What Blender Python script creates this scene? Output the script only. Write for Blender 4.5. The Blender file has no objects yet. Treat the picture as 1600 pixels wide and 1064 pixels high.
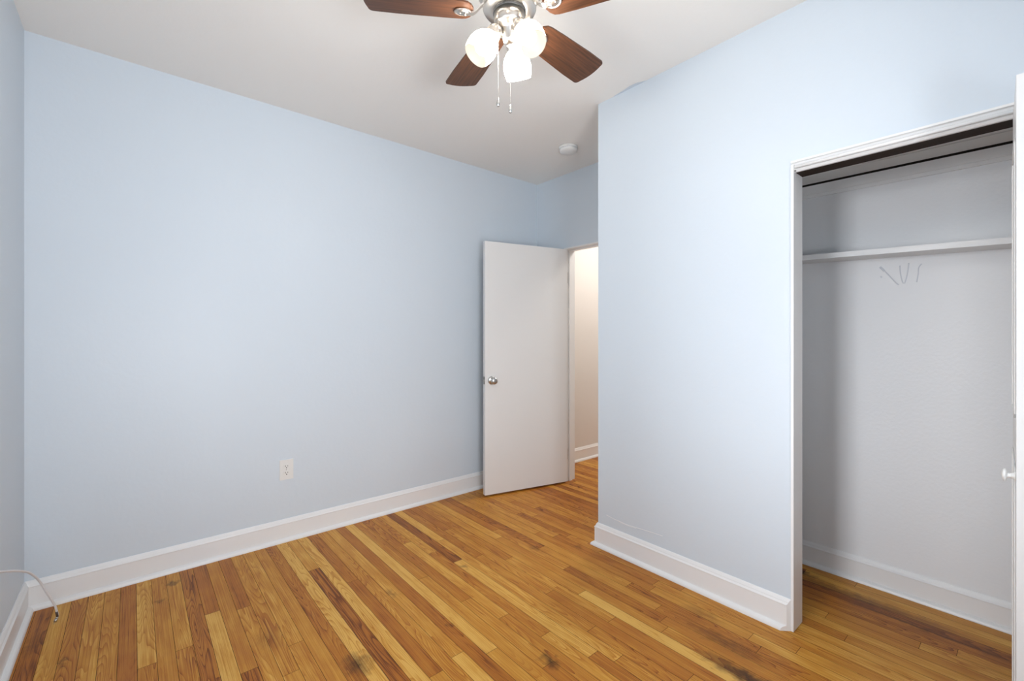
import bpy, bmesh, math, random
from mathutils import Vector, Matrix
random.seed(7)
sc = bpy.context.scene
C = sc.collection
PI = math.pi

# ------------------------------------------------------------------ camera, world, exposure
XL, XB, XD, YA, H = -0.367, 2.069, 2.756, 2.90, 2.568
YF = -0.62                      # wall behind the camera
cam_d = bpy.data.cameras.new('camera')
cam_d.sensor_width = 36.0
cam_d.lens = 36.0 * 697.5 / 1600
cam_d.shift_y = -(532 - 525.33) / 1600
cam_d.clip_start = 0.02
cam = bpy.data.objects.new('camera', cam_d)
C.objects.link(cam)
cam.location = (0, 0, 1.215)
cam.rotation_euler = (PI / 2, 0, math.radians(-40.33))
sc.camera = cam

w = bpy.data.worlds.new('world')
sc.world = w
w.use_nodes = True
w.node_tree.nodes['Background'].inputs[0].default_value = (0.75, 0.86, 1.0, 1)
w.node_tree.nodes['Background'].inputs[1].default_value = 1.0
sc.view_settings.view_transform = 'Standard'
sc.view_settings.look = 'None'
sc.view_settings.gamma = 1
sc.view_settings.use_curve_mapping = False
sc.view_settings.exposure = 0.0


def area(name, loc, rot, sx, sy, watts, col):
    l = bpy.data.lights.new(name, 'AREA')
    l.shape = 'RECTANGLE'
    l.size, l.size_y = sx, sy
    l.energy = watts
    l.color = col
    o = bpy.data.objects.new(name, l)
    o.location = loc
    o.rotation_euler = rot
    C.objects.link(o)
    return o


# daylight at the side window, added fill lamps outside, and the lamp of the hall
WL = (0.42, 0.96, 0.80, 1.95)   # window in the wall at X = XL: y0, y1, z0, z1
WF = (-0.20, 0.80, 0.70, 2.10)   # added fill-light window in the wall at Y = YF: x0, x1, z0, z1
DAY = (0.955, 0.985, 1.035)
wy, wz, wx = (WL[0] + WL[1]) / 2, (WL[2] + WL[3]) / 2, (WF[0] + WF[1]) / 2
area('daylight_side_window', (XL - 0.09, wy, wz), (0, -PI / 2, 0), WL[3] - WL[2], WL[1] - WL[0], 9.0, DAY)
area('up_fill_side', (XL - 0.3, wy, 0.9), (0, -PI / 2 - 0.8, 0), 0.6, 0.5, 6.0, DAY)  # added up-light outside the side window, brightens the ceiling
area('sky_beyond_side_window', (-3.2, 0.95, 2.0), (0, -PI / 2 + 0.2, 0), 2.2, 1.2, 165.0, DAY)
area('up_fill_front', (wx, YF - 0.45, 0.9), (PI / 2 + 0.8, 0, 0), WF[1] - WF[0], 0.6, 57.0, DAY)  # added lamp aimed upward to brighten ceiling and upper walls
area('far_fill_front', (-0.6, -4.0, 2.2), (PI / 2 - 0.1, 0, -0.25), 3.0, 2.4, 145.0, DAY)  # added distant lamp, fills the room through the front opening
area('hall_ceiling_lamp', (3.55, 2.1, H - 0.03), (0, 0, 0), 0.35, 0.35, 20.0, (1.0, 0.95, 0.90))
SHADE_E = 35.0


# ------------------------------------------------------------------ materials
def mat(name, col, rough=0.5, metal=0.0, spec=0.5):
    m = bpy.data.materials.new(name)
    m.use_nodes = True
    b = m.node_tree.nodes['Principled BSDF']
    b.inputs['Base Color'].default_value = (*col, 1)
    b.inputs['Roughness'].default_value = rough
    b.inputs['Metallic'].default_value = metal
    b.inputs['Specular IOR Level'].default_value = spec
    return m


def nodes(m):
    return m.node_tree.nodes, m.node_tree.links, m.node_tree.nodes['Principled BSDF']


def paint(name, col, rough=0.5, bump=0.0, scale=60, vary=0.0, spec=0.3):
    m = mat(name, col, rough, 0, spec)
    N, L, b = nodes(m)
    tc = N.new('ShaderNodeTexCoord')
    if vary:
        n2 = N.new('ShaderNodeTexNoise')
        n2.inputs['Scale'].default_value = 1.3
        n2.inputs['Detail'].default_value = 2
        L.new(tc.outputs['Object'], n2.inputs['Vector'])
        mx = N.new('ShaderNodeMixRGB')
        mx.inputs[1].default_value = (*[c * (1 - vary) for c in col], 1)
        mx.inputs[2].default_value = (*[min(1, c * (1 + vary)) for c in col], 1)
        L.new(n2.outputs['Fac'], mx.inputs[0])
        L.new(mx.outputs[0], b.inputs['Base Color'])
    if bump:
        n = N.new('ShaderNodeTexNoise')
        n.inputs['Scale'].default_value = scale
        n.inputs['Detail'].default_value = 3
        L.new(tc.outputs['Object'], n.inputs['Vector'])
        bp = N.new('ShaderNodeBump')
        bp.inputs['Strength'].default_value = bump
        bp.inputs['Distance'].default_value = 0.004
        L.new(n.outputs['Fac'], bp.inputs['Height'])
        L.new(bp.outputs[0], b.inputs['Normal'])
    return m


M = {}
M['blue'] = paint('blue_wall_paint', (0.680, 0.750, 0.815), 0.42, 0.15, 40, 0.012)
M['ceiling'] = paint('ceiling_paint', (0.92, 0.905, 0.870), 0.8, 0.15, 50)
M['closet'] = paint('closet_wall_paint', (0.87, 0.88, 0.89), 0.4, 0.18, 70, 0.012)
M['closet_ceiling'] = paint('closet_ceiling_paint', (0.78, 0.77, 0.75), 0.6, 0.2, 40)
M['hall'] = paint('beige_hall_paint', (0.79, 0.76, 0.725), 0.6, 0.1, 60)
M['trim'] = paint('white_trim_paint', (0.87, 0.868, 0.862), 0.32, 0, 30, 0, 0.45)
M['door'] = paint('white_door_paint', (0.83, 0.825, 0.81), 0.36, 0.08, 25, 0, 0.45)
M['plastic'] = mat('white_plastic', (0.82, 0.82, 0.80), 0.35)
M['slot'] = mat('dark_slot', (0.02, 0.02, 0.02), 0.6)
M['nickel'] = mat('brushed_nickel', (0.62, 0.58, 0.53), 0.28, 1.0)
M['steel'] = mat('satin_steel', (0.55, 0.55, 0.54), 0.3, 1.0)
M['hinge'] = mat('worn_steel_hinge', (0.30, 0.28, 0.25), 0.45, 0.8)
M['cable'] = mat('white_cable_jacket', (0.82, 0.82, 0.84), 0.45)
M['dark'] = mat('dark_gap', (0.012, 0.008, 0.005), 0.9)
M['scuff'] = mat('grey_scuff', (0.70, 0.72, 0.76), 0.6)
M['bare'] = mat('bare_filler', (0.80, 0.82, 0.84), 0.6)
M['sleeve'] = mat('brown_sleeve', (0.10, 0.075, 0.065), 0.6)
M['black'] = mat('black_rubber', (0.03, 0.03, 0.03), 0.5)


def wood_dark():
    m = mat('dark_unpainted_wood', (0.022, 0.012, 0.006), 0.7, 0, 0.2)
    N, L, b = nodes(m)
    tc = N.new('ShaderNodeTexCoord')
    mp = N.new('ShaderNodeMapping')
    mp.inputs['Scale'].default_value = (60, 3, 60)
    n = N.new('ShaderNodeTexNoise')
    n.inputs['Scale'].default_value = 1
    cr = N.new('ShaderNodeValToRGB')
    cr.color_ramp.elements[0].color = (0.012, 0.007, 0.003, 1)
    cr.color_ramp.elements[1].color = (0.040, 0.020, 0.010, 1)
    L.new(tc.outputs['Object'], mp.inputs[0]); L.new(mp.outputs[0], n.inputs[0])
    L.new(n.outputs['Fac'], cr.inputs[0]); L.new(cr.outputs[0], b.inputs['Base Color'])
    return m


def blade_wood():
    m = mat('walnut_blade', (0.2, 0.07, 0.03), 0.42, 0, 0.4)
    N, L, b = nodes(m)
    tc = N.new('ShaderNodeTexCoord')
    mp = N.new('ShaderNodeMapping')
    mp.inputs['Scale'].default_value = (7, 150, 150)
    n = N.new('ShaderNodeTexNoise')
    n.inputs['Scale'].default_value = 1
    n.inputs['Detail'].default_value = 6
    n.inputs['Distortion'].default_value = 0.6
    cr = N.new('ShaderNodeValToRGB')
    cr.color_ramp.elements[0].position = 0.30
    cr.color_ramp.elements[0].color = (0.045, 0.018, 0.008, 1)
    cr.color_ramp.elements[1].position = 0.72
    cr.color_ramp.elements[1].color = (0.125, 0.047, 0.019, 1)
    L.new(tc.outputs['Object'], mp.inputs[0]); L.new(mp.outputs[0], n.inputs[0])
    L.new(n.outputs['Fac'], cr.inputs[0]); L.new(cr.outputs[0], b.inputs['Base Color'])
    return m


def floor_wood():
    """pine strip floor: UVMap u runs along the board in metres (random offset), v across it 0..1;
    attribute 'tone' is the board's own colour."""
    m = mat('pine_strip_floor', (0.4, 0.2, 0.07), 0.3, 0, 0.22)
    N, L, b = nodes(m)

    def math_(op, a, c=None, clamp=False):
        n = N.new('ShaderNodeMath'); n.operation = op; n.use_clamp = clamp
        for i, v in enumerate((a, c)):
            if v is None: continue
            if isinstance(v, (int, float)): n.inputs[i].default_value = v
            else: L.new(v, n.inputs[i])
        return n.outputs[0]

    uv = N.new('ShaderNodeUVMap'); uv.uv_map = 'UVMap'
    tone = N.new('ShaderNodeAttribute'); tone.attribute_name = 'tone'
    sep = N.new('ShaderNodeSeparateXYZ'); L.new(uv.outputs[0], sep.inputs[0])
    T = tone.outputs['Fac']
    # fine straight grain
    mp = N.new('ShaderNodeMapping'); mp.inputs['Scale'].default_value = (2.2, 13, 1)
    L.new(uv.outputs[0], mp.inputs[0])
    g = N.new('ShaderNodeTexNoise'); g.inputs['Scale'].default_value = 1; g.inputs['Detail'].default_value = 6
    g.inputs['Roughness'].default_value = 0.65; g.inputs['Distortion'].default_value = 0.5
    L.new(mp.outputs[0], g.inputs[0])
    # cathedral figure: contour lines of a stretched smooth noise
    mp2 = N.new('ShaderNodeMapping'); mp2.inputs['Scale'].default_value = (1.5, 1.0, 1)
    L.new(uv.outputs[0], mp2.inputs[0])
    s = N.new('ShaderNodeTexNoise'); s.inputs['Scale'].default_value = 1; s.inputs['Detail'].default_value = 1.2
    s.inputs['Roughness'].default_value = 0.35
    L.new(mp2.outputs[0], s.inputs[0])
    rings = math_('FRACT', math_('MULTIPLY', s.outputs['Fac'], 20))
    line = math_('POWER', rings, 3.0)
    pick = N.new('ShaderNodeTexNoise'); pick.inputs['Scale'].default_value = 0.31; pick.inputs['Detail'].default_value = 0
    L.new(uv.outputs[0], pick.inputs[0])
    line = math_('MULTIPLY', line, math_('MULTIPLY', math_('SUBTRACT', pick.outputs['Fac'], 0.40), 6.0, True))
    # long dark streaks of the early wood
    mp4 = N.new('ShaderNodeMapping'); mp4.inputs['Scale'].default_value = (0.9, 26, 1)
    L.new(uv.outputs[0], mp4.inputs[0])
    st = N.new('ShaderNodeTexNoise'); st.inputs['Scale'].default_value = 1; st.inputs['Detail'].default_value = 2
    st.inputs['Distortion'].default_value = 0.3
    L.new(mp4.outputs[0], st.inputs[0])
    streak = math_('MULTIPLY', math_('SUBTRACT', 0.46, st.outputs['Fac']), 5.0, True)
    # blotches along a board
    mp3 = N.new('ShaderNodeMapping'); mp3.inputs['Scale'].default_value = (6, 1.2, 1)
    L.new(uv.outputs[0], mp3.inputs[0])
    bl = N.new('ShaderNodeTexNoise'); bl.inputs['Scale'].default_value = 1; bl.inputs['Detail'].default_value = 4
    L.new(mp3.outputs[0], bl.inputs[0])
    v = math_('ADD', T, math_('MULTIPLY', math_('SUBTRACT', bl.outputs['Fac'], 0.5), 0.62))
    v = math_('ADD', v, math_('MULTIPLY', math_('SUBTRACT', g.outputs['Fac'], 0.5), 1.15))
    v = math_('SUBTRACT', v, math_('MULTIPLY', line, 0.42))
    v = math_('SUBTRACT', v, math_('MULTIPLY', streak, 0.22))
    v = math_('ADD', v, 0.075)
    cr = N.new('ShaderNodeValToRGB')
    e = cr.color_ramp.elements
    e[0].position = 0.0; e[0].color = (0.170, 0.045, 0.006, 1)
    e[1].position = 1.0; e[1].color = (0.750, 0.430, 0.100, 1)
    for p_, c_ in ((0.25, (0.400, 0.128, 0.016, 1)), (0.5, (0.490, 0.192, 0.024, 1)), (0.75, (0.610, 0.288, 0.042, 1))):
        x = e.new(p_); x.color = c_
    L.new(v, cr.inputs[0])
    # knots and old dark stains, fixed to places of the floor
    geo = N.new('ShaderNodeNewGeometry')
    wob = N.new('ShaderNodeTexNoise'); wob.inputs['Scale'].default_value = 30; wob.inputs['Detail'].default_value = 3
    L.new(geo.outputs['Position'], wob.inputs[0])
    sub = N.new('ShaderNodeVectorMath'); sub.operation = 'SUBTRACT'; sub.inputs[1].default_value = (.5, .5, .5)
    L.new(wob.outputs['Color'], sub.inputs[0])
    scl = N.new('ShaderNodeVectorMath'); scl.operation = 'SCALE'; scl.inputs['Scale'].default_value = 0.085
    L.new(sub.outputs[0], scl.inputs[0])
    add = N.new('ShaderNodeVectorMath'); add.operation = 'ADD'
    L.new(geo.outputs['Position'], add.inputs[0]); L.new(scl.outputs[0], add.inputs[1])
    tot = None
    for (x, y, rx, ry, st) in STAINS:
        a = N.new('ShaderNodeVectorMath'); a.operation = 'SUBTRACT'; a.inputs[1].default_value = (x, y, 0)
        L.new(add.outputs[0], a.inputs[0])
        d = N.new('ShaderNodeVectorMath'); d.operation = 'MULTIPLY'; d.inputs[1].default_value = (1 / rx, 1 / ry, 0)
        L.new(a.outputs[0], d.inputs[0])
        ln = N.new('ShaderNodeVectorMath'); ln.operation = 'LENGTH'; L.new(d.outputs[0], ln.inputs[0])
        k = math_('MULTIPLY', math_('SUBTRACT', 1.0, ln.outputs['Value'], True), st)
        tot = k if tot is None else math_('ADD', tot, k, True)
    mx = N.new('ShaderNodeMixRGB'); mx.inputs[2].default_value = (0.062, 0.023, 0.007, 1)
    L.new(tot, mx.inputs[0]); L.new(cr.outputs[0], mx.inputs[1])
    L.new(mx.outputs[0], b.inputs['Base Color'])
    r = math_('ADD', 0.30, math_('MULTIPLY', g.outputs['Fac'], 0.16))
    L.new(r, b.inputs['Roughness'])
    bp = N.new('ShaderNodeBump'); bp.inputs['Strength'].default_value = 0.12; bp.inputs['Distance'].default_value = 0.001
    L.new(g.outputs['Fac'], bp.inputs['Height']); L.new(bp.outputs[0], b.inputs['Normal'])
    return m


# stains: x, y, radius across, radius along the board, strength
STAINS = [(0.632, 1.63, 0.055, 0.10, 0.9), (1.19, 1.18, 0.035, 0.06, 1.0), (1.665, 0.67, 0.05, 0.22, 1.0),
          (1.79, 0.80, 0.05, 0.20, 0.55), (0.15, 2.76, 0.03, 0.045, 0.8), (2.62, 0.80, 0.035, 0.09, 1.2), (2.57, 0.55, 0.045, 0.5, 0.6),
          (2.50, 0.30, 0.02, 0.35, 0.5), (0.10, 2.60, 0.02, 0.03, 0.6), (-0.30, 2.55, 0.03, 0.10, 0.4), (-0.20, 2.35, 0.02, 0.05, 0.6),
          (1.02, 1.60, 0.02, 0.04, 0.5), (1.75, 1.86, 0.025, 0.05, 0.5), (1.95, 1.72, 0.025, 0.05, 0.5), (1.33, 1.95, 0.02, 0.03, 0.5),
          (0.93, 1.98, 0.03, 0.05, 0.45), (1.9, 0.95, 0.04, 0.12, 0.35), (1.20, 0.92, 0.03, 0.06, 0.5), (0.42, 2.0, 0.06, 0.10, 0.25)]
M['floor'] = floor_wood()
M['dark_wood'] = wood_dark()
M['blade'] = blade_wood()


def shade_mat(name, e, col):
    m = mat(name, (0.9, 0.9, 0.88), 0.25)
    b = m.node_tree.nodes['Principled BSDF']
    b.inputs['Emission Color'].default_value = (*col, 1)
    b.inputs['Emission Strength'].default_value = e
    return m


M['shade'] = shade_mat('lit_frosted_glass', SHADE_E, (1.0, 0.95, 0.875))
M['shade_in'] = shade_mat('lit_glass_inside', 0.62, (1.0, 0.90, 0.74))
M['shade_in'].node_tree.nodes['Principled BSDF'].inputs['Base Color'].default_value = (0.30, 0.27, 0.22, 1)
M['bulb'] = shade_mat('lit_bulb', 2.2, (1.0, 0.95, 0.86))


# ------------------------------------------------------------------ mesh helpers
def bx(bm, x0, x1, y0, y1, z0, z1, mi=0):
    vs = [bm.verts.new((x, y, z)) for x in (x0, x1) for y in (y0, y1) for z in (z0, z1)]
    for f in ((0, 1, 3, 2), (4, 6, 7, 5), (0, 4, 5, 1), (2, 3, 7, 6), (0, 2, 6, 4), (1, 5, 7, 3)):
        bm.faces.new([vs[i] for i in f]).material_index = mi
    return vs


def lathe(bm, prof, seg=40, mi=0, mtx=None, mi_of=None):
    """prof: (r, z) list; closed at ends where r == 0"""
    rings = []
    for r, z in prof:
        if r < 1e-6:
            rings.append([bm.verts.new((0, 0, z))])
        else:
            rings.append([bm.verts.new((r * math.cos(2 * PI * k / seg), r * math.sin(2 * PI * k / seg), z)) for k in range(seg)])
    for i in range(len(rings) - 1):
        a, b = rings[i], rings[i + 1]
        mm = mi_of(i) if mi_of else mi
        for k in range(seg):
            k2 = (k + 1) % seg
            if len(a) == 1 and len(b) == 1: continue
            if len(a) == 1: f = bm.faces.new((a[0], b[k], b[k2]))
            elif len(b) == 1: f = bm.faces.new((a[k], b[0], a[k2]))
            else: f = bm.faces.new((a[k], b[k], b[k2], a[k2]))
            f.smooth = True
            f.material_index = mm
    if mtx is not None:
        bmesh.ops.transform(bm, matrix=mtx, verts=[v for r in rings for v in r])
    return rings


def tube(bm, pts, r, seg=10, radii=None):
    pts = [Vector(p) for p in pts]
    rings = []
    t0 = (pts[1] - pts[0]).normalized()
    nrm = t0.orthogonal().normalized()
    for i, p in enumerate(pts):
        t = (pts[min(i + 1, len(pts) - 1)] - pts[max(i - 1, 0)]).normalized()
        nrm = (nrm - t * nrm.dot(t)).normalized()
        bn = t.cross(nrm)
        rr = radii[i] if radii else r
        rings.append([bm.verts.new(p + rr * (math.cos(2 * PI * k / seg) * nrm + math.sin(2 * PI * k / seg) * bn)) for k in range(seg)])
    for i in range(len(rings) - 1):
        for k in range(seg):
            f = bm.faces.new((rings[i][k], rings[i][(k + 1) % seg], rings[i + 1][(k + 1) % seg], rings[i + 1][k]))
            f.smooth = True
    bm.faces.new(rings[0][::-1]); bm.faces.new(rings[-1])


def smooth_path(pts, n=8):
    pts = [Vector(p) for p in pts]
    out = []
    for i in range(len(pts) - 1):
        p0, p1, p2, p3 = pts[max(i - 1, 0)], pts[i], pts[i + 1], pts[min(i + 2, len(pts) - 1)]
        for k in range(n):
            t = k / n
            out.append(0.5 * ((2 * p1) + (p2 - p0) * t + (2 * p0 - 5 * p1 + 4 * p2 - p3) * t * t + (3 * p1 - p0 - 3 * p2 + p3) * t ** 3))
    out.append(pts[-1])
    return out


def prism(bm, outline, z0, z1, mi=0):
    a = [bm.verts.new((x, y, z0)) for x, y in outline]
    b = [bm.verts.new((x, y, z1)) for x, y in outline]
    n = len(outline)
    bm.faces.new(a[::-1]).material_index = mi
    bm.faces.new(b).material_index = mi
    for i in range(n):
        bm.faces.new((a[i], a[(i + 1) % n], b[(i + 1) % n], b[i])).material_index = mi
    return a + b


def obj(name, bm, mats, parent=None, bevel=0.0, loc=None):
    if bevel:
        es = [e for e in bm.edges if len(e.link_faces) == 2 and e.calc_face_angle(0) > 0.6]
        bmesh.ops.bevel(bm, geom=es, offset=bevel, segments=2, profile=0.5, affect='EDGES', clamp_overlap=True)
    bmesh.ops.recalc_face_normals(bm, faces=bm.faces[:])
    me = bpy.data.meshes.new(name)
    bm.to_mesh(me)
    bm.free()
    for m_ in (mats if isinstance(mats, (list, tuple)) else [mats]):
        me.materials.append(m_)
    o = bpy.data.objects.new(name, me)
    C.objects.link(o)
    if parent is not None: o.parent = parent
    if loc is not None: o.location = loc
    return o


def tag(o, label, cat, kind=None, group=None):
    o['label'] = label
    o['category'] = cat
    if kind: o['kind'] = kind
    if group: o['group'] = group
    return o


def empty(name, loc=(0, 0, 0), rz=0.0):
    o = bpy.data.objects.new(name, None)
    o.empty_display_size = 0.1
    o.location = loc
    o.rotation_euler = (0, 0, rz)
    C.objects.link(o)
    return o


def struct(name, bm, mats, label, cat, bevel=0.0):
    return tag(obj(name, bm, mats, bevel=bevel), label, cat, 'structure')


# ------------------------------------------------------------------ floor
PX0, PW = -0.327, 0.0565
OV = {0: [(1.0, .20)], 1: [(1.2, .70)], 2: [(1.5, .46)], 3: [(1.3, .68)], 4: [(1.4, .58)], 5: [(1.0, .28)],
      6: [(2.125, .80), (1.5, .46)], 7: [(1.6, .50)], 8: [(2.15, .66), (1.4, .48)], 9: [(1.2, .36)],
      10: [(2.347, .24), (1.3, .84)], 11: [(1.855, .46), (1.0, .28)], 12: [(2.30, .26), (1.2, .62)],
      13: [(1.744, .58), (1.0, .66)], 14: [(1.9, .66), (1.2, .60)], 15: [(1.3, .56)], 16: [(1.2, .38)], 17: [(1.1, .95)],
      18: [(2.44, .66), (1.2, .20)], 19: [(1.1, .90)], 20: [(2.2, .36), (1.401, .24), (.7, .60)], 21: [(1.2, .62)],
      22: [(1.434, .68), (.6, .86)], 23: [(1.1, .28)], 24: [(1.365, .88), (.6, .60)], 25: [(2.0, .50), (1.0, .60)],
      26: [(1.706, .40), (1.173, .62), (.5, .28)], 27: [(2.4, .50), (1.5, .72), (.9, .5)], 28: [(2.2, .72), (1.3, .46), (.7, .7)],
      29: [(2.03, .18), (1.1, .84)], 30: [(2.3, .84), (1.023, .74), (.5, .62)], 31: [(2.0, .42), (1.2, .56)],
      32: [(2.4, .34), (1.5, .60), (.8, .34)], 33: [(1.872, .48), (1.182, .66), (.5, .40)], 34: [(1.4, .56), (.55, .97)],
      35: [(2.1, .70), (1.0, .50)], 36: [(2.2, .34), (1.6, .60), (1.041, .30)], 37: [(1.85, .26), (1.1, .56)],
      38: [(1.294, .58), (.7, .34)], 39: [(2.0, .62), (1.2, .40)], 40: [(1.9, .66), (1.219, .28), (.6, .60)],
      41: [(2.3, .50), (1.85, .34), (1.6, .56)], 42: [(2.2, .62), (1.5, .48)], 43: [(2.5, .46), (1.9, .36), (1.4, .5)],
      44: [(2.3, .56), (1.8, .30), (.5, .42)], 45: [(2.6, .38), (1.9, .56), (.9, .50), (.1, .66)], 46: [(.594, .60), (-.3, .52)], 47: [(2.4, .46), (1.8, .34), (.3, .44)], 48: [(.2, .34)], 49: [(-.2, .20)],
      50: [(-.4, .10)], 51: [(-.4, .55)], 52: [(.78, .12), (-.3, .72)]}


def build_floor():
    bm = bmesh.new()
    uvl = bm.loops.layers.uv.new('UVMap')
    tl = bm.verts.layers.float.new('tone')
    g = 0.0007
    n0, n1 = -2, 86
    for i in range(n0, n1):
        xa, xb = PX0 + i * PW, PX0 + (i + 1) * PW
        y = 2.98
        segs = []
        for (ye, t) in OV.get(i, []):
            segs.append((y, ye, t)); y = ye
        first = not segs
        while y > YF - 0.05:
            ln = random.choice((0.3, 0.5, 0.8, 1.1, 1.5, 2.0)) * random.uniform(0.85, 1.15)
            if first: ln *= random.uniform(0.3, 1); first = False
            t = min(1, max(0.08, random.gauss(0.50, 0.13)))
            segs.append((y, max(y - ln, YF - 0.1), t)); y -= ln
        for (ya, yb, t) in segs:
            u0 = random.uniform(0, 400); v0 = random.uniform(0, 400)
            q = [(xa + g, yb + g), (xb - g, yb + g), (xb - g, ya - g), (xa + g, ya - g)]
            vs = [bm.verts.new((x, yy, 0)) for x, yy in q]
            for v in vs: v[tl] = t
            f = bm.faces.new(vs)
            for lp, (x, yy) in zip(f.loops, q):
                lp[uvl].uv = (u0 + yy, v0 + (x - xa) / PW)
    x0, x1, y0, y1 = PX0 + n0 * PW, PX0 + n1 * PW, YF - 0.1, 2.98
    bx(bm, x0, x1, y0, y1, -0.04, -0.0012, 1)
    return struct('floor', bm, [M['floor'], M['dark']], 'worn orange pine strip floorboards with darker boards and stains', 'floor')


build_floor()

# ------------------------------------------------------------------ shell
bm = bmesh.new(); bx(bm, XL - .1, 4.7, YF - .1, 3.0, H, H + .08)
struct('ceiling', bm, M['ceiling'], 'plain off-white ceiling above the blue walls', 'ceiling')

bm = bmesh.new(); bx(bm, XL, 2.866, YA, YA + .1, 0, H)
struct('wall_back', bm, M['blue'], 'long light blue wall with the power outlet low on it', 'wall')

bm = bmesh.new()
bx(bm, XL - .1, XL, YF - .1, WL[0], 0, H); bx(bm, XL - .1, XL, WL[1], YA + .1, 0, H)
bx(bm, XL - .1, XL, WL[0], WL[1], 0, WL[2]); bx(bm, XL - .1, XL, WL[0], WL[1], WL[3], H)
struct('wall_left', bm, M['blue'], 'narrow slice of light blue wall beside the loose cable', 'wall')

bm = bmesh.new()
bx(bm, XL, WF[0], YF - .1, YF, 0, H); bx(bm, WF[1], XB, YF - .1, YF, 0, H)
bx(bm, WF[0], WF[1], YF - .1, YF, 0, WF[2]); bx(bm, WF[0], WF[1], YF - .1, YF, WF[3], H)
struct('wall_front', bm, M['blue'], 'light blue wall with an added window opposite the outlet wall', 'wall')

# closet wall: one solid with the opening; its top edge meets the ceiling in an old paint overlap
JY0, JY1, JZ = -0.060, 0.647, 1.889      # clear opening of the closet
bm = bmesh.new()
bx(bm, XB, 2.165, JY1 + .010, 1.66, 0, H)
bx(bm, XB, 2.165, JY0 - .010, JY1 + .010, 1.9305, H)
bx(bm, XB, 2.165, YF - .1, JY0 - .010, 0, H)
wr = struct('wall_right', bm, M['blue'], 'light blue closet wall ending in an outside corner', 'wall')
# overlap of wall paint on the ceiling
bm = bmesh.new()
ol = [(0.001, 1.56), (-.006, 1.53), (-.012, 1.48), (-.022, 1.43), (-.020, 1.39), (-.008, 1.36), (0.001, 1.34)]
prism(bm, [(XB + x, y) for x, y in ol], H - .0015, H)
o = obj('paint_overlap', bm, M['blue'], wr)
# crack in the paint above the baseboard
bm = bmesh.new()
crk = [(1.600, .190), (1.575, .187), (1.55, .1835), (1.50, .1815), (1.46, .1790), (1.42, .1815), (1.37, .1845), (1.33, .187), (1.27, .190), (1.245, .1905)]
tube(bm, smooth_path([(XB - .0002, y, z) for y, z in crk], 3), .0017, 6)
tube(bm, smooth_path([(XB - .0002, y, z - .006) for y, z in ((1.52, .187), (1.49, .183), (1.44, .182), (1.40, .1835))], 3), .0012, 6)
obj('paint_crack', bm, M['bare'], wr)

bm = bmesh.new(); bx(bm, 2.165, XD + .1, 1.56, 1.66, 0, H)
struct('wall_return', bm, M['blue'], 'blue closet end wall facing the bedroom door', 'wall')

DY0, DY1, DZ = 1.808, 2.556, 1.940       # clear opening of the bedroom door
bm = bmesh.new()
bx(bm, XD, XD + .11, 1.66, DY0 - .014, 0, H); bx(bm, XD, XD + .11, DY1 + .014, YA, 0, H)
bx(bm, XD, XD + .11, DY0 - .014, DY1 + .014, DZ + .012, H)
struct('wall_doorway', bm, M['blue'], 'short blue wall above the open white door', 'wall')

bm = bmesh.new(); bx(bm, 2.757, 2.86, YF - .1, 1.56, 0, H)
wc = struct('wall_closet', bm, M['closet'], 'white textured back wall inside the closet', 'wall')
bm = bmesh.new()


def mark(pts, r):
    tube(bm, smooth_path([(2.7572, y, z) for y, z in pts], 4), r * 1.25, 5, None)


for pts, r in (([(.495, 1.550), (.486, 1.540), (.478, 1.528)], .0045), ([(.482, 1.535), (.462, 1.508), (.435, 1.468), (.425, 1.458)], .0028),
               ([(.492, 1.505), (.488, 1.498)], .003),
               ([(.421, 1.548), (.420, 1.520), (.414, 1.480), (.408, 1.462)], .0026), ([(.389, 1.556), (.393, 1.515), (.400, 1.478), (.405, 1.462)], .0026),
               ([(.345, 1.548), (.355, 1.530), (.357, 1.500), (.362, 1.465)], .0024), ([(.54, 1.409), (.46, 1.412), (.34, 1.413)], .0012)):
    mark(pts, r)
bmesh.ops.scale(bm, vec=(0.15, 1, 1), space=Matrix.Translation((-2.7572, 0, 0)), verts=bm.verts[:])
o = obj('scuff_mark', bm, M['scuff'], wc)
o['label'] = 'faint grey scuff marks under the shelf'

bm = bmesh.new(); bx(bm, 2.165, 2.757, 1.46, 1.56, 0, H)
struct('wall_closet_side', bm, M['closet'], 'white side wall inside the closet', 'wall')
bm = bmesh.new(); bx(bm, 2.165, 2.757, YF - .1, YF, 0, H)
struct('wall_closet_end', bm, M['closet'], 'white end wall inside the closet', 'wall')


def sag(bm):                    # the old closet ceiling is not quite level
    for v in bm.verts: v.co.z += -.0146 + .012 * v.co.y


# closet ceiling of two boards with an open dark joint at the back, then the cornice board
bm = bmesh.new()
bx(bm, 2.165, 2.598, YF, 1.46, 2.030, 2.07); bx(bm, 2.600, 2.733, YF, 1.46, 2.0265, 2.07)
bx(bm, 2.733, 2.757, YF, 1.46, 2.060, 2.07, 1); bx(bm, 2.7425, 2.757, YF, 1.46, 2.0185, 2.060, 1)
sag(bm)
struct('ceiling_closet', bm, [M['closet_ceiling'], M['dark']], 'low grey board ceiling inside the closet', 'ceiling')
bm = bmesh.new()
bx(bm, 2.741, 2.757, YF, 1.46, 1.972, 2.018); bx(bm, 2.747, 2.757, YF, 1.46, 1.955, 1.972)
sag(bm)
struct('trim_5', bm, M['trim'], 'stepped cornice board high on the closet back wall', 'trim', bevel=.002)

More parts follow.
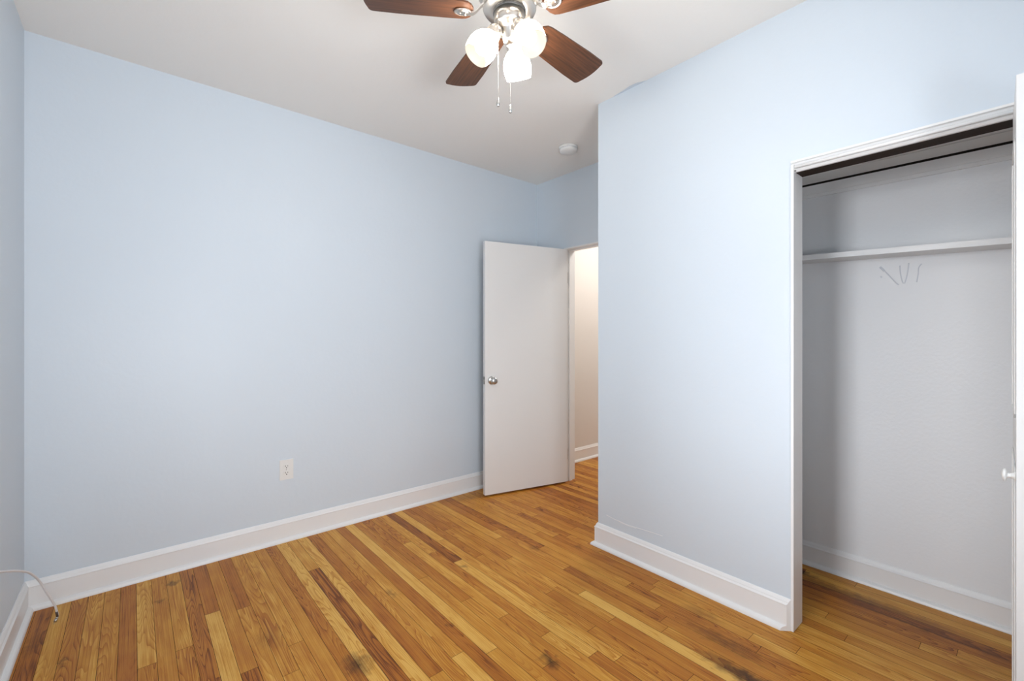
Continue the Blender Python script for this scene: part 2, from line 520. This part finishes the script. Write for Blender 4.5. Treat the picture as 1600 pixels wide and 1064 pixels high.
# hall beyond the door
bm = bmesh.new(); bx(bm, 2.866, 4.6, YA, YA + .1, 0, H)
struct('wall_hall', bm, M['hall'], 'warm beige hall wall seen through the doorway', 'wall')
bm = bmesh.new(); bx(bm, 4.6, 4.7, YF, YA + .1, 0, H)
struct('wall_hall_end', bm, M['hall'], 'beige end wall of the hall', 'wall')
bm = bmesh.new(); bx(bm, 2.866, 4.6, .9, 1.0, 0, H)
struct('wall_hall_side', bm, M['hall'], 'beige hall wall opposite the one in the doorway', 'wall')
bm = bmesh.new(); bx(bm, 2.8661, 2.876, 1.0, DY0 - .014, 0, H); bx(bm, 2.8661, 2.876, DY1 + .014, YA, 0, H); bx(bm, 2.8661, 2.876, DY0 - .014, DY1 + .014, DZ + .012, H)
struct('wall_hall_near', bm, M['hall'], 'beige hall side of the doorway wall', 'wall')
bm = bmesh.new(); bx(bm, 2.858, 2.8661, YF, 1.0, 0, H)
struct('wall_closet_rear', bm, M['hall'], 'plain rear side of the closet', 'wall')

# ------------------------------------------------------------------ baseboards
PROF = [(0, 0), (.033, 0), (.033, .005), (.031, .011), (.027, .016), (.021, .0195), (.015, .021), (.015, .101), (.0165, .103),
        (.0165, .106), (.011, .113), (.010, .117), (.006, .125), (.003, .129), (0, .129)]


def sweep(bm, pts, side, skew=(0, 0), prof=PROF):
    """pts: plan polyline on the wall surface; side +1: profile goes to the left of the travel direction.
    skew: at the two ends how far the profile shifts along the run per unit of its depth."""
    P = [Vector((x, y)) for x, y in pts]
    rows = []
    for i, p in enumerate(P):
        dirs = []
        if i > 0: dirs.append((P[i] - P[i - 1]).normalized())
        if i < len(P) - 1: dirs.append((P[i + 1] - P[i]).normalized())
        ns = [Vector((-d.y, d.x)) * side for d in dirs]
        if len(ns) == 2:
            m_ = (ns[0] + ns[1]).normalized()
            m_ = m_ / m_.dot(ns[0])
        else:
            m_ = ns[0] + dirs[0] * (skew[0] if i == 0 else skew[1])
        rows.append([bm.verts.new((p.x + m_.x * d, p.y + m_.y * d, z)) for d, z in prof])
    n = len(prof)
    for i in range(len(rows) - 1):
        for k in range(n):
            k2 = (k + 1) % n
            bm.faces.new((rows[i][k], rows[i][k2], rows[i + 1][k2], rows[i + 1][k]))
    bm.faces.new(rows[0][::-1]); bm.faces.new(rows[-1])


bm = bmesh.new(); sweep(bm, [(XL, YA), (XD, YA)], -1, (1, 0))
struct('baseboard_back', bm, M['trim'], 'white baseboard with shoe moulding along the outlet wall', 'baseboard')
bm = bmesh.new(); sweep(bm, [(XL, YF), (XL, YA)], -1, (0, -1))
struct('baseboard_left', bm, M['trim'], 'short stretch of white baseboard below the loose cable', 'baseboard')
bm = bmesh.new(); sweep(bm, [(XB, .655), (XB, 1.66), (XD, 1.66)], 1, (1, 0))
bx(bm, XB - .0025, XB + .001, .6575, .672, .002, .124)
struct('baseboard_right', bm, M['trim'], 'white baseboard below the closet wall, mitred at its corner', 'baseboard')
bm = bmesh.new(); sweep(bm, [(2.757, YF), (2.757, 1.46)], 1, (0, 0), [(d, z * .118 / .129) for d, z in PROF])
struct('baseboard_closet', bm, M['trim'], 'white baseboard on the back wall inside the closet', 'baseboard')
bm = bmesh.new(); sweep(bm, [(2.876, YA), (4.6, YA)], -1, (0, 0))
struct('baseboard_hall', bm, M['trim'], 'white baseboard of the beige hall wall', 'baseboard')
bm = bmesh.new(); sweep(bm, [(XB, YF), (XB, JY0 - .02)], 1)
struct('baseboard_near', bm, M['trim'], 'white baseboard past the closet opening', 'baseboard')
bm = bmesh.new(); sweep(bm, [(XL, YF), (XB, YF)], 1)
struct('baseboard_front', bm, M['trim'], 'white baseboard below the added front window', 'baseboard')

# ------------------------------------------------------------------ frames
# closet frame: two jambs and a head; a rounded edge bead stands proud of the wall; track under the head
bm = bmesh.new()
bx(bm, XB - .008, 2.165, JY1, JY1 + .0098, 0.003, JZ + .03)
bx(bm, XB - .008, 2.165, JY0 - .010, JY0, 0.003, JZ + .03)
t2 = struct('trim_2', bm, M['trim'], 'white painted frame around the closet opening', 'closet frame', bevel=.0015)
bm = bmesh.new()
# head: thin bead on top, a cove that falls back under it, then a lip above the opening
hp = [(XB - .009, 1.933), (XB + .014, 1.933), (XB + .014, JZ), (XB + .004, JZ), (XB - .002, JZ + .006), (XB - .002, 1.9005), (XB + .006, 1.9095), (XB - .001, 1.9225), (XB - .009, 1.9255)]
a_ = [bm.verts.new((x, JY0 - .010, z)) for x, z in hp]
b_ = [bm.verts.new((x, JY1 + .0098, z)) for x, z in hp]
bm.faces.new(a_); bm.faces.new(b_[::-1])
for q in range(len(hp)):
    bm.faces.new((a_[q], b_[q], b_[(q + 1) % len(hp)], a_[(q + 1) % len(hp)]))
obj('head_casing', bm, M['trim'], t2)
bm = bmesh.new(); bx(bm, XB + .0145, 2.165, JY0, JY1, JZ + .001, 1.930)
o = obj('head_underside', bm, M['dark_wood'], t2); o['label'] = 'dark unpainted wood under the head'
bm = bmesh.new()
tube(bm, [(XB - .013, JY0 + .05, 1.9035), (XB - .013, JY1 - .006, 1.9035)], .0065, 12)
obj('door_track', bm, M['trim'], t2)
bm = bmesh.new()
lathe(bm, [(0, 0), (.004, 0), (.004, .004), (0, .004)], 12, mtx=Matrix.Translation((XB - .013, JY1 - .0055, 1.889)) @ Matrix.Rotation(PI / 2, 4, 'X'))
obj('track_screw', bm, M['hinge'], t2)

# bedroom door frame
bm = bmesh.new()
bx(bm, XD - .004, XD + .116, DY1, DY1 + .0138, 0, DZ + .011)
bx(bm, XD - .004, XD + .116, DY0 - .0138, DY0, 0, DZ + .011)
bx(bm, XD - .004, XD + .116, DY0, DY1, DZ, DZ + .011)
bx(bm, XD + .040, XD + .075, DY1 - .010, DY1, 0, DZ); bx(bm, XD + .040, XD + .075, DY0, DY0 + .010, 0, DZ)
bx(bm, XD + .040, XD + .075, DY0 + .010, DY1 - .010, DZ - .010, DZ)
t1 = struct('trim_1', bm, M['trim'], 'thin white frame of the bedroom doorway', 'door frame', bevel=.001)

# ------------------------------------------------------------------ bedroom door
dang = math.atan2(.1748, -.7231)         # direction from the hinge to the free edge
door = empty('door_1', (XD - .002, DY1 - .001, 0), dang)
tag(door, 'plain white flush door standing open into the bedroom', 'door', 'structure')
DW, DT = .744, .035
# local: +x along the leaf, +y: towards the camera side (the leaf turns clockwise, so its hall face is at +y)
bm = bmesh.new(); bx(bm, .003, DW, .001, DT, .014, 1.934)
obj('door_leaf', bm, M['door'], door, bevel=.002)


def knob(bm, y, s):
    prof = [(0, 0), (.032, 0), (.032, .003), (.028, .007), (.014, .010), (.0115, .014), (.0115, .026), (.014, .030), (.023, .036),
            (.0265, .044), (.0265, .052), (.022, .059), (.012, .0625), (0, .063)]
    lathe(bm, prof, 36, mtx=Matrix.Translation((DW - .055, y, .880)) @ Matrix.Rotation(-PI / 2 * s, 4, 'X'))


bm = bmesh.new(); knob(bm, DT, 1); knob(bm, .001, -1)
o = obj('door_knob', bm, M['steel'], door); o['label'] = 'round satin steel knob'
bm = bmesh.new(); bx(bm, DW, DW + .0012, .006, .030, .852, .909)
lt = obj('latch_plate', bm, M['hinge'], door)
bm = bmesh.new(); bx(bm, DW + .0012, DW + .009, .011, .025, .872, .889)
obj('latch_bolt', bm, M['steel'], lt, bevel=.002)
for zc in (.24, 1.70):
    bm = bmesh.new()
    lathe(bm, [(0, -.044), (.0052, -.044), (.0052, .044), (0, .044)], 14, mtx=Matrix.Translation((-.001, -.003, zc)))
    bx(bm, .0005, .0028, .000, DT - .001, zc - .044, zc + .044)
    obj('hinge', bm, M['hinge'], door)

# ------------------------------------------------------------------ bifold closet door, folded open
bf = empty('door_2', (2.10, -.02, 0))
tag(bf, 'white bifold closet door folded open, seen edge on', 'closet door', 'structure')


def leaf(x0, y0, x1, y1, th, side):
    """panel from (x0,y0) to (x1,y1) with thickness th on one side; local coordinates of bf"""
    d = Vector((x1 - x0, y1 - y0)); L_ = d.length; d.normalize(); n = Vector((-d.y, d.x)) * side
    b_ = bmesh.new()
    bx(b_, 0, L_, 0, th, .018, 1.884)
    # raised mouldings on the outer face
    for (za, zb) in ((.16, .88), (1.0, 1.74)):
        for (a, c, e, f) in ((.05, L_ - .05, za, za + .012), (.05, L_ - .05, zb - .012, zb), (.05, .062, za, zb), (L_ - .062, L_ - .05, za, zb)):
            bx(b_, a, c, -.003, 0.0, e, f)
    mtx = Matrix(((d.x, n.x, 0, x0 - 2.10), (d.y, n.y, 0, y0 + .02), (0, 0, 1, 0), (0, 0, 0, 1)))
    bmesh.ops.transform(b_, matrix=mtx, verts=b_.verts[:])
    return b_


pl = obj('door_panel', leaf(1.722, .0360, 2.078, .0500, .026, -1), M['door'], bf, bevel=.0015)
p2 = obj('door_panel', leaf(1.722, -.026, 2.078, -.040, .026, 1), M['door'], bf, bevel=.0015)
bm = bmesh.new()
prof = [(0, 0), (.0115, 0), (.0115, .0015), (.0085, .004), (.0065, .008), (.0062, .012), (.0085, .015), (.0150, .0165), (.0172, .019), (.0165, .0215), (.010, .0245), (0, .0255)]
lathe(bm, prof, 28, mtx=Matrix.Translation((1.745 - 2.10, .0369 + .02, .852)) @ Matrix.Rotation(-PI / 2, 4, 'X'))
kb = obj('door_knob', bm, M['plastic'], bf); kb['label'] = 'small white mushroom knob'
for zc in (.25, .95, 1.65):
    bm = bmesh.new(); bx(bm, -.3740, -.3440, -.0010, .0010, zc - .03, zc + .03)
    bmesh.ops.transform(bm, matrix=Matrix.Translation((0, .025, 0)), verts=bm.verts[:])
    obj('hinge', bm, M['hinge'], bf)

# ------------------------------------------------------------------ closet shelf
bm = bmesh.new()
vs = []
for (y, z) in ((-.45, 1.582), (1.458, 1.652)):
    for (x, dz) in ((2.602, 0), (2.756, 0), (2.756, -.025), (2.602, -.025)):
        vs.append(bm.verts.new((x, y, z + dz)))
for f in ((0, 1, 2, 3), (7, 6, 5, 4), (0, 4, 5, 1), (1, 5, 6, 2), (2, 6, 7, 3), (3, 7, 4, 0)):
    bm.faces.new([vs[i] for i in f])
tag(obj('closet_shelf', bm, M['trim'], bevel=.0015), 'narrow white wooden shelf across the closet back wall', 'shelf')

# ------------------------------------------------------------------ wall outlet
out = empty('wall_outlet', (.697, YA, .421))
tag(out, 'white duplex power outlet low on the blue wall', 'outlet')
bm = bmesh.new()
w2, h2 = .0375, .0590
bx(bm, -w2, w2, -.0045, -.0002, -h2, h2)
obj('cover_plate', bm, M['plastic'], out, bevel=.0018)
for s in (-1, 1):
    bm = bmesh.new()
    zc = s * .0195
    pts = []
    for k in range(28):
        a = 2 * PI * k / 28
        pts.append((.0168 * math.cos(a), max(-.0135, min(.0135, .0168 * math.sin(a)))))
    prism(bm, pts, 0, .0022)
    bmesh.ops.transform(bm, matrix=Matrix.Translation((0, -.0045, zc)) @ Matrix.Rotation(PI / 2, 4, 'X'), verts=bm.verts[:])
    r_ = obj('receptacle', bm, M['plastic'], out)
    bm = bmesh.new()
    bx(bm, -.0078, -.0052, -.0071, -.0064, zc - .002, zc + .0065)
    bx(bm, .0052, .0076, -.0071, -.0064, zc - .001, zc + .0055)
    lathe(bm, [(0, 0), (.0030, 0), (.0030, .0006), (0, .0006)], 14, mtx=Matrix.Translation((0, -.0065, zc - .0078)) @ Matrix.Rotation(PI / 2, 4, 'X'))
    obj('socket_slot', bm, M['slot'], r_)
bm = bmesh.new()
lathe(bm, [(0, 0), (.0032, 0), (.0028, .0012), (0, .0016)], 14, mtx=Matrix.Translation((0, -.0045, 0)) @ Matrix.Rotation(PI / 2, 4, 'X'))
obj('screw', bm, M['steel'], out)

# ------------------------------------------------------------------ smoke detector
sd = empty('smoke_detector', (2.378, 2.177, H))
tag(sd, 'round white smoke detector on the ceiling near the door', 'smoke detector')
bm = bmesh.new(); lathe(bm, [(0, -.0005), (.0690, -.0005), (.0690, -.009), (.066, -.0115), (0, -.0115)], 48)
obj('mounting_base', bm, M['plastic'], sd)
bm = bmesh.new(); lathe(bm, [(0, -.0115), (.060, -.0115), (.060, -.018), (0, -.018)], 48)
obj('vent_gap', bm, M['scuff'], sd)
bm = bmesh.new()
lathe(bm, [(0, -.018), (.064, -.018), (.0645, -.022), (.061, -.031), (.052, -.037), (.020, -.0395), (0, -.040)], 48)
for k in range(24):
    a = 2 * PI * k / 24
    vs = bx(bm, .058, .0645, -.0022, .0022, -.0185, -.0110)
    bmesh.ops.transform(bm, matrix=Matrix.Rotation(a, 4, 'Z'), verts=vs)
cv = obj('cover', bm, M['plastic'], sd)

# ------------------------------------------------------------------ loose cable at the corner
cb = empty('coax_cable', (-.25, 2.72, 0))
tag(cb, 'thin white cable arching down to a metal plug on the floor', 'cable')
pts = [(XL + .002, 2.08, .497), (-.3635, 2.15, .469), (-.3470, 2.30, .408), (-.3286, 2.38, .373), (-.3088, 2.47, .327), (-.3006, 2.54, .286), (-.286, 2.60, .227),
       (-.267, 2.64, .150), (-.251, 2.67, .088), (-.2445, 2.688, .040), (-.2442, 2.690, .026)]
bm = bmesh.new(); tube(bm, [p - Vector((-.25, 2.72, 0)) for p in smooth_path(pts, 6)], .0040, 10)
obj('cable_jacket', bm, M['cable'], cb)
bm = bmesh.new()
tube(bm, [Vector((-.2463, 2.6825, .052)) - Vector((-.25, 2.72, 0)), Vector((-.2442, 2.690, .026)) - Vector((-.25, 2.72, 0))], .0043, 10)
o = obj('strain_relief', bm, M['sleeve'], cb); o['label'] = 'dark sleeve above the plug'
bm = bmesh.new()
a = Vector((-.2442, 2.690, .027)); b = Vector((-.2515, 2.6865, .0085)); off = Vector((-.25, 2.72, 0))
tube(bm, [a - off, (a * .6 + b * .4) - off], .0045, 12)
tube(bm, [(a * .6 + b * .4) - off, b - off], .0056, 6)
obj('plug', bm, M['steel'], cb)
bm = bmesh.new(); tube(bm, [b - off, Vector((-.2555, 2.6850, .0015)) - off], .0010, 6)
obj('wire_core', bm, M['steel'], cb)

# ------------------------------------------------------------------ unseen windows: side one follows the closet shadow, front one added for fill


def window(name, axis, a0, a1, z0, z1, wall, label):
    t = 0.035
    bm = bmesh.new()

    def b_(u0, u1, v0, v1, d0, d1):
        if axis == 'x': bx(bm, wall + d0, wall + d1, u0, u1, v0, v1)
        else: bx(bm, u0, u1, wall + d0, wall + d1, v0, v1)
    zm = (z0 + z1) / 2
    b_(a0, a0 + t, z0, z1, -.06, -.02); b_(a1 - t, a1, z0, z1, -.06, -.02)
    b_(a0 + t, a1 - t, z0, z0 + t, -.06, -.02); b_(a0 + t, a1 - t, z1 - t, z1, -.06, -.02); b_(a0 + t, a1 - t, zm - .02, zm + .02, -.06, -.02)
    o_ = struct(name, bm, M['trim'], label, 'window')
    bm = bmesh.new()
    c = .06
    b_(a0 - c, a0, z0 - c, z1 + c, .0005, .016); b_(a1, a1 + c, z0 - c, z1 + c, .0005, .016)
    b_(a0, a1, z1, z1 + c, .0005, .016); b_(a0, a1, z0 - c, z0, .0005, .022)
    obj('window_casing', bm, M['trim'], o_)


window('window_1', 'x', WL[0], WL[1], WL[2], WL[3], XL, 'white sash window in the wall beside the cable')
window('added_window', 'y', WF[0], WF[1], WF[2], WF[3], YF, 'unseen white sash window added opposite the outlet wall for fill light')

# ------------------------------------------------------------------ ceiling fan
FX, FY = .978, 1.165
fan = empty('ceiling_fan', (FX, FY, H))
tag(fan, 'brushed nickel ceiling fan with five walnut blades and three lit glass shades', 'ceiling fan')
bm = bmesh.new()
lathe(bm, [(0, -.0005), (.075, -.0005), (.078, -.012), (.078, -.045), (.090, -.065), (.112, -.085), (.120, -.105), (.120, -.165), (.112, -.185), (.098, -.200), (.060, -.210), (0, -.210)], 64)
obj('motor_housing', bm, M['nickel'], fan)
bm = bmesh.new()
lathe(bm, [(0, -.211), (.088, -.211), (.091, -.215), (.091, -.240), (.086, -.247), (.056, -.249), (0, -.249)], 64)
obj('flywheel', bm, M['nickel'], fan)
bm = bmesh.new(); lathe(bm, [(0, -.2495), (.0555, -.2495), (.0555, -.2560), (0, -.2560)], 48)  # black ring between flywheel and switch housing
obj('black_ring', bm, M['black'], fan)
bm = bmesh.new()
lathe(bm, [(0, -.2565), (.0525, -.2565), (.0525, -.292), (.048, -.300), (.030, -.306), (.024, -.312), (.024, -.345), (.020, -.356), (.008, -.362), (0, -.362)], 48)
obj('switch_housing', bm, M['nickel'], fan)

BT = -.262                      # blade height below the ceiling
R0, R1 = .122, .478
PITCH = math.radians(11)
for k in range(5):
    ang = math.radians(5 + 72 * k)
    # blade in its own axes: +x outward
    bmb = bmesh.new()
    out_ = []
    for j in range(9):          # rounded root
        a = PI / 2 + PI * j / 8
        out_.append((R0 + .038 + .038 * math.cos(a), .056 * math.sin(a)))
    w_r, w_t = .059, .071
    out_ += [(R0 + .10, -w_r - .002), (R1 - .10, -w_t + .001), (R1 - .022, -w_t)]
    for j in range(1, 6):
        a = -PI / 2 + PI / 2 * j / 6
        out_.append((R1 - .022 + .016 * math.cos(a), -w_t + .018 + .018 * math.sin(a)))
    for j in range(7):
        t = -1 + 2 * j / 6
        out_.append((R1 - .006 + .008 * (1 - t * t), t * (w_t - .018)))
    for j in range(1, 6):
        a = PI / 2 * j / 6
        out_.append((R1 - .022 + .016 * math.cos(a), w_t - .018 + .018 * math.sin(a)))
    out_ += [(R1 - .022, w_t), (R1 - .10, w_t - .001), (R0 + .10, w_r + .002)]
    prism(bmb, out_, 0, .0055)
    bl = obj('fan_blade', bmb, M['blade'], fan, bevel=.0012)
    bl.rotation_euler = (-PITCH, 0, ang)
    bl.location = (0, 0, BT)
    # blade iron: curved arm and an oval plate under the blade root
    bmi = bmesh.new()
    seg = smooth_path([(.080, 0, .028), (.095, 0, .022), (.112, 0, .004), (.126, 0, -.005), (.140, 0, -.006)], 5)
    for i in range(len(seg) - 1):
        a, b = seg[i], seg[i + 1]
        wa, wb = .0105, .0105
        va = [bmi.verts.new((p.x, s_ * wa, p.z + dz)) for p in (a, b) for s_ in (-1, 1) for dz in (-.003, .003)]
        for f in ((0, 1, 3, 2), (4, 6, 7, 5), (0, 4, 5, 1), (2, 3, 7, 6), (0, 2, 6, 4), (1, 5, 7, 3)):
            bmi.faces.new([va[q] for q in f])
    lathe(bmi, [(0, -.0095), (.016, -.0095), (.021, -.0080), (.0215, -.0050), (.025, -.0050), (.0265, -.0075), (.029, -.0070), (.0295, -.0005), (0, -.0005)], 32,
          mtx=Matrix.Translation((.158, 0, 0)) @ Matrix.Diagonal((1.0, .78, 1, 1)))
    for sx_, sy_ in ((.150, .008), (.150, -.008), (.168, 0)):
        lathe(bmi, [(0, -.012), (.003, -.0115), (.0035, -.0095), (0, -.0095)], 10, mtx=Matrix.Translation((sx_, sy_, 0)))
    ir = obj('blade_bracket', bmi, M['nickel'], bl)

# light kit: three arms, each with a cup, glass shade and bulb
fr = math.radians(-40.33)       # angles below are from the camera's right hand direction, turned into the world
SC = (.09, 2.19 - H)            # radius and height of the shade centres
for az in (73, 193, 313):
    th = fr + math.radians(az)
    tilt = math.radians(36)
    root = empty('light_arm_root')
    bpy.data.objects.remove(root)
    # arm
    Rz = Matrix.Rotation(th, 4, 'Z')
    bma = bmesh.new()
    cx, cz = SC
    ax = Vector((math.sin(tilt), 0, -math.cos(tilt)))       # axis of the shade, outwards and down
    nk = Vector((cx, 0, cz)) - ax * .056
    arm = smooth_path([(.022, 0, -.330), (.036, 0, -.322), (.050, 0, -.312), tuple(nk - ax * .030)], 5)
    tube(bma, arm, .0060, 10)
    up = Matrix.Translation(nk) @ Vector((0, 0, 1)).rotation_difference(ax).to_matrix().to_4x4()
    lathe(bma, [(0, -.034), (.012, -.033), (.020, -.026), (.0255, -.014), (.0270, .002), (.0270, .010), (.0245, .010), (.0245, .002), (0, -.002)], 32, mtx=up)
    bmesh.ops.transform(bma, matrix=Rz, verts=bma.verts[:])
    am = obj('light_arm', bma, M['nickel'], fan)
    bms = bmesh.new()
    po = [(.0235, .004), (.0240, .009), (.0320, .017), (.0415, .030), (.0478, .046), (.0500, .062), (.0485, .080), (.0445, .097), (.0434, .101)]
    pi_ = [(.0412, .101), (.0423, .096), (.0460, .080), (.0475, .062), (.0453, .046), (.0390, .031), (.0300, .019), (.0220, .011), (.0210, .004)]
    n_o = len(po)
    lathe(bms, po + pi_, 48, mtx=up, mi_of=lambda i: 0 if i < n_o - 1 else 1)
    bmesh.ops.transform(bms, matrix=Rz, verts=bms.verts[:])
    obj('glass_shade', bms, [M['shade'], M['shade_in']], am)
    bmu = bmesh.new()
    lathe(bmu, [(0, .000), (.012, .002), (.013, .022), (.020, .036), (.0265, .050), (.0275, .060), (.0245, .072), (.016, .081), (.006, .085), (0, .0855)], 28, mtx=up)
    bmesh.ops.transform(bmu, matrix=Rz, verts=bmu.verts[:])
    obj('bulb', bmu, M['bulb'], am)

# pull chains
f2 = Vector((math.sin(-fr), math.cos(-fr)))   # camera's forward in plan
rr_ = Vector((f2.y, -f2.x))
for (lat, dep, zt, zb) in ((-.0375, -.040, -.292, 2.003 - H), (.003, .006, -.360, 2.005 - H)):
    p = rr_ * lat + f2 * dep
    bmc = bmesh.new()
    nb = int((zt - zb) / .0042)
    tube(bmc, [(p.x, p.y, zt), (p.x, p.y, zb)], .0007, 6)
    for j in range(nb):
        z = zt - (j + .5) * (zt - zb) / nb
        lathe(bmc, [(0, -.0014), (.0014, 0), (0, .0014)], 6, mtx=Matrix.Translation((p.x, p.y, z)))
    ch = obj('pull_chain', bmc, M['nickel'], fan)
    bmc = bmesh.new()
    lathe(bmc, [(0, .004), (.002, .002), (.0025, -.004), (.0055, -.014), (.0060, -.020), (.0040, -.026), (0, -.028)], 18, mtx=Matrix.Translation((p.x, p.y, zb)))
    obj('chain_pendant', bmc, M['steel'], ch)
